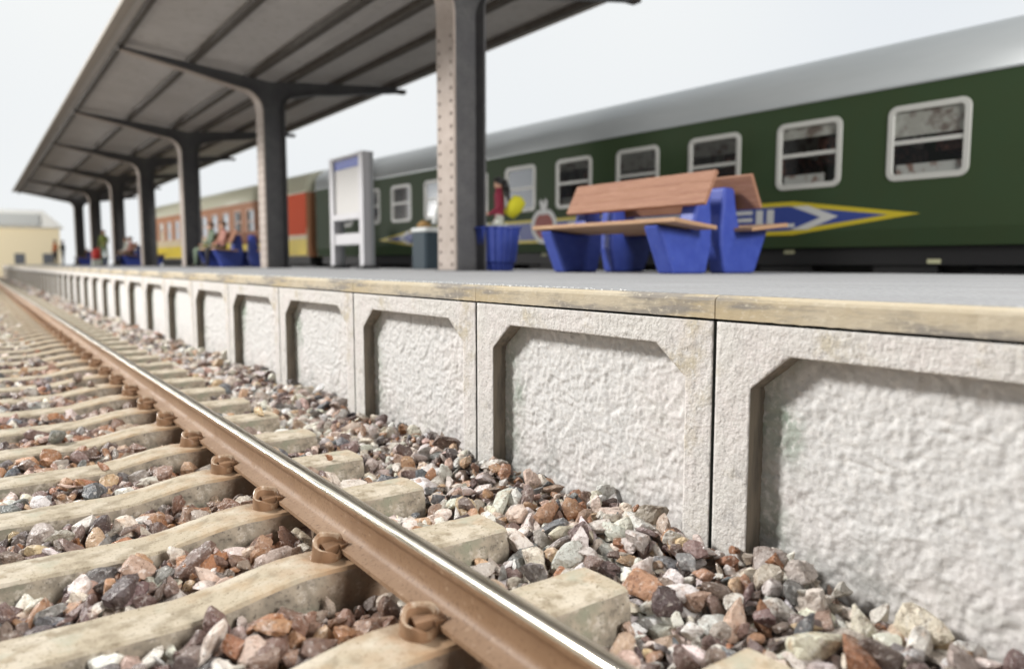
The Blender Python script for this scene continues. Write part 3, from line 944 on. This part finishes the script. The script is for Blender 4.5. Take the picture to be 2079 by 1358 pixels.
def coach(name, s0, s1, wins, label, cols, banner=False):
    """local frame: x away from the platform, y along the train, z as the world's"""
    root = empty(name, (10.9, 4.5, 0), A33)
    tag(root, label, 'railway coach')
    WZ0, WZ1 = 1.17, 2.22
    bodym, roofm, framem = cols['body'], cols['roof'], cols['frame']
    W = 2.82
    # side walls with real window openings
    m = MB()
    for (xa, xb) in ((0.0, 0.05), (W - .05, W)):
        edges = [s0] + [e for w_ in wins for e in (w_[0] + .06, w_[1] - .06)] + [s1]
        for i in range(0, len(edges), 2):
            m.box(xa, xb, edges[i], edges[i + 1], WZ0 + .06, WZ1 - .06, 0)
        m.box(xa, xb, s0, s1, 0.50, WZ0 + .06, cols.get('low', 0))
        m.box(xa, xb, s0, s1, WZ1 - .06, 2.50, 0)
        # turned-in skirt
        q = 1 if xa == 0 else -1
        xo = 0.0 if xa == 0 else W
        m.prism([(xo, 0.50), (xo + q * .05, 0.50), (xo + q * .11, 0.25), (xo + q * .06, 0.25)], s0, s1, 'y', cols.get('low', 0))
    m.box(0.05, W - .05, s0, s0 + .05, .25, 2.5, 0); m.box(0.05, W - .05, s1 - .05, s1, .25, 2.5, cols.get('end', 0))
    m.build('body', [bodym, cols.get('lowm', bodym), cols.get('endm', bodym)], root)
    # roof
    prof = []
    for i in range(25):
        t = math.pi * i / 24
        x = W / 2 - (W / 2 + .012) * math.copysign(abs(math.cos(t)) ** 0.80, math.cos(t))
        prof.append((x, 2.50 + 0.86 * math.sin(t) ** 0.72))
    m = MB(); P = len(prof)
    v = [(x, y, z) for y in (s0, s1) for x, z in prof]
    m.add(v, [(j, j + 1, P + j + 1, P + j) for j in range(P - 1)] + [tuple(range(P)), tuple(range(P, 2 * P))])
    o = m.build('roof', roofm, root, smooth=True)
    for pl in o.data.polygons:
        if len(pl.vertices) > 4: pl.use_smooth = False
    m = MB(); m.box(-.022, .0, s0, s1, 2.485, 2.515); m.build('rain_strip', roofm, root)
    # inside
    m = MB()
    m.box(.06, W - .06, s0 + .1, s1 - .1, .50, .55, 0)
    m.box(1.95, 1.99, s0 + .1, s1 - .1, .55, 1.25, 0)
    for w_ in wins:
        m.box(.06, 1.9, w_[0] - .38, w_[0] - .33, .55, 2.42, 0)
    m.box(.06, W - .06, s0 + .1, s1 - .1, 2.42, 2.45, 0)
    m.build('interior_wall', M_inside, root)
    m = MB()
    for w_ in wins:
        for (ya, yb, sg) in ((w_[0] - .30, w_[0] + .02, 1), (w_[1] + .02, w_[1] + .30, -1)):
            m.box(.25, 1.8, ya, yb, .55, 1.0, 0)
            m.box(.25, 1.8, ya if sg > 0 else yb - .12, ya + .12 if sg > 0 else yb, 1.0, 1.82, 0)
        m.box(.30, 1.7, w_[0] + .18, w_[0] + .55, 1.58, 1.98, 0) if (int(w_[0] * 7) % 3) else m.box(.5, 1.75, w_[0] + .5, w_[0] + .9, 1.4, 1.95, 0)
    m.build('seats', M_seat, root)
    m = MB()
    for w_ in wins:
        m.box(.10, .75, w_[0] + .35, w_[0] + .80, 1.17, 1.21)
    m.build('tables', M_table, root)
    m = MB()
    for i, w_ in enumerate(wins):
        m.box(.035, .042, w_[0] + .07, w_[1] - .07, 1.97 - .09 * (i % 3), 2.2)
    m.build('blinds', M_inside, root)
    m = MB()
    for i, w_ in enumerate(wins):
        m.box(.045, .07, w_[0] + .1 + .2 * (i % 2), w_[1] - .12, 1.15, 1.40)
    m.build('seat_covers', M_table, root)
    # windows
    for (a_, b_) in wins:
        m = MB()
        o_ = rrect(a_, b_, WZ0, WZ1, .13); i_ = rrect(a_ + .085, b_ - .085, WZ0 + .085, WZ1 - .085, .06)
        m.ring(o_, i_, -.018, .03, 'x')
        f = m.build('window', framem, root, bevel=.006, segs=1)
        m = MB(); m.box(-.004, .028, a_ + .07, b_ - .07, 1.675, 1.735)
        m.build('window_bar', framem, f)
        m = MB(); m.add([(.014, a_ + .06, WZ0 + .06), (.014, b_ - .06, WZ0 + .06), (.014, b_ - .06, WZ1 - .06), (.014, a_ + .06, WZ1 - .06)], [(0, 3, 2, 1)])
        m.build('pane', M_glass, f)
    # underframe and bogies
    m = MB()
    m.box(.16, W - .16, s0 + .1, s1 - .1, -.02, .245)
    m.box(.45, W - .45, s0 + .4, s1 - .4, -.42, -.02)
    y = s0 + 5.2
    while y < s1 - 6:
        m.box(.22, .9, y, y + .9, -.45, .02); y += 1.9
    m.build('underframe', M_black, root)
    for yc in (s0 + 3.2, s1 - 3.2):
        m = MB()
        m.box(.30, .42, yc - 1.7, yc + 1.7, -.42, -.12); m.box(W - .42, W - .30, yc - 1.7, yc + 1.7, -.42, -.12)
        m.box(.42, W - .42, yc - .3, yc + .3, -.35, -.05)
        b_ = m.build('bogie', M_black, root)
        for dy in (-1.25, 1.25):
            m = MB()
            for x in (.52, W - .64):
                m.tube((x, yc + dy, -.38), (x + .12, yc + dy, -.38), .46, .46, 24)
            m.tube((.5, yc + dy, -.38), (W - .5, yc + dy, -.38), .08, .08, 10)
            m.build('wheelset', M_black, b_)
    # small stencilled spots on the frame
    m = MB()
    for y, z in ((2.85, .19), (-1.0, .12), (.62, .03), (8.9, .2), (12.6, .18), (5.4, .16)):
        if s0 < y < s1: m.box(.150, .157, y - .09, y + .09, z - .03, z + .03)
    if m.v: m.build('stencil_mark', M_spot, root)
    if banner:
        def hexa(tipr, sr, zt, zb, zm, sl, tipl):
            return [(tipr, zm), (sr, zt), (sl, zt - .01), (tipl, zm - .01), (sl, zb), (sr, zb)]
        m = MB(); m.prism(hexa(.77, 2.72, .985, .455, .70, 13.95, 16.2), -.006, .001, 'x')
        bn = m.build('arrow_banner', M_yellow, root)
        m = MB(); m.prism(hexa(1.22, 2.80, .915, .525, .705, 13.85, 15.75), -.009, -.0055, 'x')
        m.build('blue_field', M_blueb, bn)
        m = MB(); m.prism([(2.74, .905), (2.24, .715), (2.74, .535), (2.46, .535), (1.96, .715), (2.46, .905)], -.012, -.0085, 'x'); m.build('chevron', M_white, bn); m = MB()
        m.prism([(14.35, .90), (14.85, .715), (14.35, .54), (14.54, .54), (15.0, .715), (14.54, .90)], -.012, -.0085, 'x'); m.build('chevron', M_white, bn)
        # letters; text runs towards smaller y
        H0, H1 = .575, .875
        th, tv = .062, .13
        def bar(ya, yb, za, zb): m.box(-.012, -.0085, min(ya, yb), max(ya, yb), za, zb)
        def letter(ch, y, wd):
            nonlocal m
            m = MB()
            mid = (H0 + H1) / 2
            if ch in 'PFEL': bar(y, y - tv, H0, H1)
            if ch == 'E':
                for z in (H0, mid - th / 2, H1 - th): bar(y - tv - .002, y - wd, z, z + th)
            if ch == 'F':
                for z in (mid - th / 2, H1 - th): bar(y - tv - .002, y - wd, z, z + th)
            if ch == 'L': bar(y - tv - .002, y - wd, H0, H0 + th)
            if ch == 'I': bar(y, y - tv, H0, H1)
            if ch == 'P':
                bar(y - tv - .002, y - wd + tv, H1 - th, H1); bar(y - tv - .002, y - wd + tv, mid - th / 2 - .02, mid + th / 2 - .02)
                bar(y - wd + tv - .002, y - wd, mid - th / 2 - .02, H1)
            if ch == 'A':
                m.prism([(y, H0), (y - tv, H0), (y - wd / 2 - tv * .3, H1), (y - wd / 2 + tv * .3, H1)], -.012, -.0085, 'x')
                m.prism([(y - wd, H0), (y - wd + tv, H0), (y - wd / 2 + tv * .3 + .002, H1), (y - wd / 2 - tv * .3, H1)], -.0125, -.0085, 'x')
                bar(y - wd * .28, y - wd * .72, H0 + .07, H0 + .07 + th * .8)
            m.build('letter', M_white, bn)
        y = 13.9
        for ch in 'APFEL': letter(ch, y, .72); y -= .90
        for ch, y, wd in (('P', 7.95, 1.25), ('F', 6.05, 1.25), ('E', 3.97, .52), ('I', 3.38, .13), ('L', 3.18, .50)): letter(ch, y, wd)
        # apple badge
        def apple(s):
            pts = []
            for i in range(28):
                t = 2 * math.pi * i / 28
                rx = .43 * s; rz = .40 * s
                z = rz * math.sin(t) - (.05 * s if abs(math.cos(t)) < .3 and math.sin(t) > 0 else 0)
                pts.append((8.73 + rx * math.cos(t) * (1 - .12 * max(0, -math.sin(t))), .83 + z))
            return pts
        m = MB(); m.prism(apple(1.0), -.016, -.0125, 'x')
        m.prism([(8.82, 1.15), (8.64, 1.15), (8.60, 1.36), (8.68, 1.44), (8.73, 1.32), (8.82, 1.42), (8.88, 1.36)], -.0165, -.0125, 'x')
        ab = m.build('apple_badge', M_white, bn)
        m = MB(); m.prism(apple(.72), -.020, -.0165, 'x', 0)
        ab2 = m.build('apple_red_field', M_red, bn)
    return root

win1 = [(0.18 + 1.768 * i, 1.27 + 1.768 * i) for i in range(-2, 11)]
green = coach('green_coach', -4.6, 20.55, win1, 'dark green railway coach with silver roof and blue arrow banner behind the bench',
              dict(body=M_green, roof=M_coachroof, frame=M_wframe, endm=M_bellows, end=2), banner=True)
win2 = [(23.3 + 1.5 * i, 24.2 + 1.5 * i) for i in range(0, 12)]
c2 = coach('orange_coach', 21.35, 42.5, win2, 'orange and yellow railway coach with cream roof, beyond the green coach',
           dict(body=M_c2orange, roof=M_c2roof, frame=M_c2pink, low=1, lowm=M_c2beige, endm=M_c2orange))
m = MB(); m.box(-.012, .0, 21.36, 22.9, 1.02, 2.46, 0); m.build('red_end_panel', M_c2red, c2)
m = MB(); m.box(-.010, .0, 21.36, 42.4, .30, .86, 0); m.build('yellow_stripe', M_c2yellow, c2)
m = MB()
for y in np.arange(20.6, 21.3, .12): m.box(.35, 2.4, y, y + .07, .3, 2.9)
tag(m.build('coach_bellows', M_bellows), 'dark ribbed gangway bellows between the green and orange coaches', 'bellows')
bpy.data.objects['coach_bellows'].location = (10.9, 4.5, 0); bpy.data.objects['coach_bellows'].rotation_euler = (0, 0, A33)
m = MB(); m.box(-.6, 3.4, -12, 52, -1.30, -0.84)
tb = m.build('track_bed', M_ground); tb.location = (10.9, 4.5, 0); tb.rotation_euler = (0, 0, A33); tag(tb, kind='structure')

# ------------------------------------------------------------------ benches
def bench(label, loc):
    """double-sided bench; local origin: middle of the bench on the platform; long axis y"""
    root = empty('platform_bench', loc)
    tag(root, label, 'bench', 'double-sided benches along the platform')
    cx, cy = 6.53, 6.2
    L = lambda x: x - cx
    for yy in (5.30 - cy, 7.02 - cy):
        for s in (1, -1):
            m = MB()
            poly = [(5.85, 0), (6.38, 0), (6.455, .30), (6.46, .50), (6.41, .93), (6.24, .93), (6.20, .70), (6.12, .46), (5.62, .50)]
            poly = [(L(x) * s, z) for x, z in poly]
            m.prism(poly, yy, yy + .22)
            m.build('support', M_bench, root, bevel=.035, segs=3)
    for s in (1, -1):
        m = MB()
        m.prism([(L(5.60) * s, .515), (L(6.24) * s, .455), (L(6.245) * s, .495), (L(5.605) * s, .560)], 5.06 - cy, 7.36 - cy)
        m.build('seat', M_woodend, root, bevel=.008, segs=1)
        m = MB()
        x0, z0, x1, z1 = 6.09, .70, 6.27, 1.045
        dx, dz = x1 - x0, z1 - z0
        nx, nz = -dz / math.hypot(dx, dz), dx / math.hypot(dx, dz)
        for q in range(3):
            a_, b_ = q / 3 + (.0015 if q else 0), (q + 1) / 3 - (.0015 if q < 2 else 0)
            A = (x0 + dx * a_, z0 + dz * a_); B = (x0 + dx * b_, z0 + dz * b_)
            poly = [A, B, (B[0] + nx * .045, B[1] + nz * .045), (A[0] + nx * .045, A[1] + nz * .045)]
            m.prism([(L(x) * s, z) for x, z in poly], 5.08 - cy, 7.25 - cy)
        poly = [(x0 + .003, z0 + .01), (x1 - .003, z1 - .006), (x1 + nx * .042 + .0, z1 + nz * .042 - .006), (x0 + nx * .042 + .005, z0 + nz * .042 + .01)]
        m.prism([(L(x) * s, z) for x, z in poly], 5.085 - cy, 7.245 - cy)
        m.build('backrest', M_wood, root, bevel=.004, segs=1)
    return root
b1 = bench('large blue-footed bench with wooden seat and backrest in front of the green coach', (6.53, 6.2, ZP + .003))
for (y, lab) in ((23.2, 'blurred blue bench with seated figures between the second and third pillars'),
                 (39.0, 'small far blue bench behind the red bag, between distant pillars'),
                 (56.6, 'tiny blue bench at the far end of the canopy')):
    c = copy_tree(b1); c.location = (6.53, y, ZP + .003); c['label'] = lab

# ------------------------------------------------------------------ planter, bin, sign
root = empty('planter', (6.37, 9.22, ZP + .003))
tag(root, 'blue ribbed planter beside the nearest riveted pillar', 'planter')
m = MB()
m.lathe([(.18, 0), (.215, .0), (.225, .11), (.26, .13), (.31, .60), (.33, .62), (.33, .645), (.29, .645), (.27, .56)], 64, rib=16, ribamp=.07)
m.build('tub', M_bench, root, smooth=False)
m = MB(); m.lathe([(.26, .55), (.25, .565), (.1, .59), (.01, .60)], 24); m.build('soil', M_brown, root)
m = MB()
for i in range(26):
    t = random.uniform(0, 6.28); r = random.uniform(0, .2); h = random.uniform(.61, .70)
    m.lathe([(.01, 0), (.035, .02), (.03, .05), (.005, .06)], 7, (r * math.cos(t) - .05, r * math.sin(t), h - .04))
m.build('flowers', M_pantsw, root)

root = empty('litter_bin', (7.25, 12.75, ZP + .003))
tag(root, 'dark teal litter bin with pale rim half hidden behind the nearest pillar', 'litter bin')
m = MB(); m.prism(rrect(-.28, .28, -.28, .28, .06), 0, .70, 'z'); m.build('bin_body', M_teal, root, bevel=.02)
m = MB(); m.prism(rrect(-.30, .30, -.30, .30, .07), .701, .79, 'z'); m.build('bin_lid', M_pale, root, bevel=.03)
m = MB(); m.lathe([(.13, 0), (.14, .06), (.06, .13), (.01, .14)], 12, (-.12, .05, .79)); m.build('waste', M_brown, root, smooth=True)
m = MB(); m.tube((7.3, 12.72, .76), (7.42, 12.55, 1.55), .045, .04, 10); m.tube((7.42, 12.55, 1.55), (7.44, 12.53, 1.66), .10, .06, 10)
tag(m.build('broom', M_pale), 'pale broom handle leaning up out of the dark litter bin', 'broom')

root = empty('notice_board', (6.48, 15.0, ZP + .003))
tag(root, 'tall light grey notice board with a blue header strip and empty panel', 'notice board')
for yy in (-.86, .66):
    m = MB(); m.box(0, .16, yy, yy + .20, .06, 2.36, 0); m.box(.161, .26, yy + .02, yy + .18, .06, 2.36, 1)
    m.build('post', [M_sign, M_signdark], root, bevel=.01)
    m = MB(); m.box(-.06, .34, yy - .06, yy + .26, 0, .06); m.build('foot', M_black, root)
m = MB(); m.box(.06, .12, -.655, .655, 1.16, 2.30); m.build('panel', M_paper, root)
m = MB(); m.box(.0, .15, -.655, .655, 2.302, 2.36); m.build('top_rail', M_sign, root, bevel=.01)
m = MB(); m.box(.0, .17, -.655, .655, 1.02, 1.155); m.build('ledge', M_sign, root, bevel=.01)
m = MB(); m.box(.045, .058, -.652, .652, 2.10, 2.28); m.build('header_strip', M_blueb, root)
m = MB(); m.box(.02, .15, -.655, .655, .50, .74); m.build('crossbar', M_sign, root, bevel=.015)

# ------------------------------------------------------------------ people
def person(label, loc, rz, pose, top, legs, hair, arms=None, scale=1.0, skirt=False):
    J = {}
    if pose == 'stand':
        J = dict(pelvis=(0, 0, .93), waist=(0, .01, 1.08), chest=(0, 0, 1.30), neck=(0, 0, 1.47), head=(0, -.02, 1.57), crown=(0, -.02, 1.68),
                 hipL=(-.09, 0, .90), hipR=(.09, 0, .90), kneeL=(-.10, -.03, .50), kneeR=(.10, .02, .50), ankL=(-.10, 0, .09), ankR=(.10, .05, .09),
                 toeL=(-.11, -.16, .03), toeR=(.11, -.11, .03),
                 shL=(-.18, 0, 1.40), shR=(.18, 0, 1.40), elL=(-.24, .03, 1.13), elR=(.23, .0, 1.13), wrL=(-.22, -.08, .90), wrR=(.16, -.17, 1.02), haL=(-.21, -.11, .82), haR=(.08, -.22, 1.04))
    else:
        J = dict(pelvis=(0, 0, .55), waist=(0, .03, .70), chest=(0, .05, .92), neck=(0, .03, 1.09), head=(0, 0, 1.19), crown=(0, 0, 1.30),
                 hipL=(-.10, -.02, .54), hipR=(.10, -.02, .54), kneeL=(-.12, -.44, .53), kneeR=(.12, -.44, .53), ankL=(-.12, -.40, .09), ankR=(.12, -.48, .09),
                 toeL=(-.13, -.56, .03), toeR=(.13, -.64, .03),
                 shL=(-.18, .05, 1.02), shR=(.18, .05, 1.02), elL=(-.24, -.02, .76), elR=(.24, -.02, .76), wrL=(-.15, -.24, .66), wrR=(.14, -.24, .66), haL=(-.10, -.31, .65), haR=(.09, -.31, .65))
    Rr = dict(pelvis=.135, waist=.115, chest=.135, neck=.052, head=.088, crown=.06, hipL=.095, hipR=.095, kneeL=.062, kneeR=.062, ankL=.042, ankR=.042, toeL=.035, toeR=.035,
              shL=.062, shR=.062, elL=.045, elR=.045, wrL=.032, wrR=.032, haL=.036, haR=.036)
    E_ = [('pelvis', 'waist'), ('waist', 'chest'), ('chest', 'neck'), ('neck', 'head'), ('head', 'crown'), ('pelvis', 'hipL'), ('pelvis', 'hipR'), ('hipL', 'kneeL'), ('hipR', 'kneeR'),
          ('kneeL', 'ankL'), ('kneeR', 'ankR'), ('ankL', 'toeL'), ('ankR', 'toeR'), ('chest', 'shL'), ('chest', 'shR'), ('shL', 'elL'), ('shR', 'elR'), ('elL', 'wrL'), ('elR', 'wrR'), ('wrL', 'haL'), ('wrR', 'haR')]
    names = list(J)
    me = bpy.data.meshes.new('person')
    me.from_pydata([J[n] for n in names], [(names.index(a_), names.index(b_)) for a_, b_ in E_], [])
    o = bpy.data.objects.new('person', me); COL.objects.link(o)
    sk = o.modifiers.new('skin', 'SKIN'); ss = o.modifiers.new('sub', 'SUBSURF'); ss.levels = 1; ss.render_levels = 1
    for i, n in enumerate(names):
        me.skin_vertices[0].data[i].radius = (Rr[n], Rr[n] * (.8 if n in ('pelvis', 'waist', 'chest') else 1))
        me.skin_vertices[0].data[i].use_root = (n == 'pelvis')
    dg = bpy.context.evaluated_depsgraph_get()
    me2 = bpy.data.meshes.new_from_object(o.evaluated_get(dg))
    o.modifiers.clear()
    o.data = me2
    me2.materials.clear()
    for q in (M_skin, top, legs, M_shoe): me2.materials.append(q)
    region = {}
    for a_, b_ in E_:
        if b_ in ('head', 'crown') or b_ in ('haL', 'haR'): region[(a_, b_)] = 0
        elif b_ in ('kneeL', 'kneeR', 'ankL', 'ankR', 'hipL', 'hipR'): region[(a_, b_)] = 2
        elif b_.startswith('toe'): region[(a_, b_)] = 3
        else: region[(a_, b_)] = 1
    def dseg(p, a_, b_):
        a_ = Vector(a_); b_ = Vector(b_); t = max(0, min(1, (p - a_).dot(b_ - a_) / max(1e-9, (b_ - a_).length_squared)))
        return (p - (a_ + (b_ - a_) * t)).length
    for pl in me2.polygons:
        p = pl.center
        best = min(E_, key=lambda e: dseg(p, J[e[0]], J[e[1]]) / (Rr[e[0]] + Rr[e[1]]))
        pl.material_index = region[best]; pl.use_smooth = True
    # hair cap with a nose and face left open
    hb = MB(); c = Vector(J['head']) + Vector((0, .012, .045))
    n1, n2 = 14, 9
    v, f = [], []
    for a_ in range(n2 + 1):
        th = math.pi * .62 * a_ / n2
        for q in range(n1):
            ph = 2 * math.pi * q / n1
            front = max(0, -math.sin(ph))
            t2 = th * (1 - .42 * front)
            v.append((c.x + .105 * math.sin(t2) * math.cos(ph), c.y + .115 * math.sin(t2) * math.sin(ph), c.z + .105 * math.cos(t2)))
    f = [(a_ * n1 + q, a_ * n1 + (q + 1) % n1, (a_ + 1) * n1 + (q + 1) % n1, (a_ + 1) * n1 + q) for a_ in range(n2) for q in range(n1)]
    hb.add(v, f)
    if hair == M_hairk:
        hb.tube((c.x, c.y + .09, c.z + .02), (c.x + .02, c.y + .16, c.z - .14), .075, .06, 10)
        hb.tube((c.x + .02, c.y + .16, c.z - .14), (c.x + .02, c.y + .19, c.z - .36), .062, .02, 10)
    h = hb.build('hair', hair, o, smooth=True)
    o.location = loc; o.rotation_euler = (0, 0, rz); o.scale = (scale,) * 3
    tag(o, label, 'person')
    return o

zf = ZP + .004
# rz: figures face local -y
person('standing person with black ponytail and crimson jacket behind the blue planter', (7.95, 11.45, zf), math.radians(-125), 'stand', M_crimson, M_pantsw, M_hairk, scale=.98)
m = MB()
m.lathe([(.02, -.21), (.11, -.19), (.155, 0), (.13, .16), (.02, .21)], 16)
o = m.build('bag', M_bagy, smooth=True); o.location = (8.13, 11.20, 1.03); o.rotation_euler = (.5, .4, 0)
tag(o, 'bright yellow bag at the hip of the person with the ponytail', 'bag')
SE = 0.0
person('person in sage green clothes sitting on the blurred bench, facing the track', (6.0, 24.1, zf), math.radians(-90), 'sit', M_sage, M_sage, M_hairb, scale=1.02)
person('person in a pink top sitting on the blurred bench beside the sage green one', (6.0, 22.75, zf), math.radians(-90), 'sit', M_pinkc, M_darkc, M_hairb)
person('dark-haired person in lilac seen from behind on the far side of the blurred bench', (7.35, 22.9, zf), math.radians(90), 'sit', M_lilac, M_darkc, M_hairk)
person('standing person in an olive top next to the red bag, far along the platform', (5.3, 41.2, zf), math.radians(-40), 'stand', M_olive, M_sage, M_hairb)
m = MB(); m.lathe([(.12, 0), (.24, .05), (.26, .35), (.16, .52), (.02, .55)], 14)
o = m.build('bag', M_bagr, smooth=True); o.location = (5.05, 41.6, zf + .30)
m2 = MB(); m2.box(4.80, 5.30, 41.35, 41.85, zf, zf + .30); tag(m2.build('case', M_pantsw), 'pale square case under the red bag far along the platform', 'case')
tag(o, 'red bag on a pale case at the feet of the person in olive', 'bag')
person('person with a pale top sitting on the small far bench', (6.0, 39.6, zf), math.radians(-90), 'sit', M_pantsw, M_darkc, M_hairb)
person('second seated person in orange at the near end of the small far bench', (6.0, 38.4, zf), math.radians(-90), 'sit', M_pinkc, M_darkc, M_hairb)
person('person in an orange top standing near the far end of the platform', (4.75, 60.0, zf), math.radians(-60), 'stand', M_orange, M_darkc, M_hairb)
person('person in dark clothes standing near the far end of the platform', (5.25, 60.6, zf), math.radians(-120), 'stand', M_darkc, M_darkc, M_hairb)
person('tiny blurred person sitting on the bench at the canopy end', (6.0, 56.2, zf), math.radians(-90), 'sit', M_pinkc, M_darkc, M_hairb)

# ------------------------------------------------------------------ house far behind the platform end
root = empty('house', (3.0, 94, -1.3))
tag(root, 'blurred beige house with grey roof at the far left beyond the platform', 'house')
m = MB(); m.box(-9, 4.6, -4, 6, 0, 4.9); m.build('wall', M_house, root)
m = MB(); m.prism([(-9.5, 4.9), (5.0, 4.9), (3.2, 6.6), (-8.5, 6.6)], -4.5, 6.5); m.build('roof', M_slate, root)
for x in (-2.0, .6, 3.0):
    m = MB(); m.box(x, x + .9, -4.04, -3.98, 1.25, 2.3); m.build('window', M_hwin, root)
m = MB(); m.box(-1.5, 2.8, -4.9, -4.0, 5.1, 6.2); m.build('dormer', M_pale, root)

# ------------------------------------------------------------------ grit caught along the coping edge
n = 520
P = np.stack([WX + .028 + rng.uniform(-.006, .02, n), rng.uniform(2.2, 9.0, n), np.full(n, ZP + .003)], -1)
S = rng.uniform(.0025, .007, n)
Rm = rand_rot(n); V = []; F = []
for i in range(n):
    V.append((t1[i % 12] * S[i]) @ Rm[i].T + P[i]); F.append(f1 + i * len(t1[0]))
o = mesh_obj('grit', np.concatenate(V), np.concatenate(F), M_white)
tag(o, 'pale grit caught along the edge of the coping', 'grit', kind='stuff')
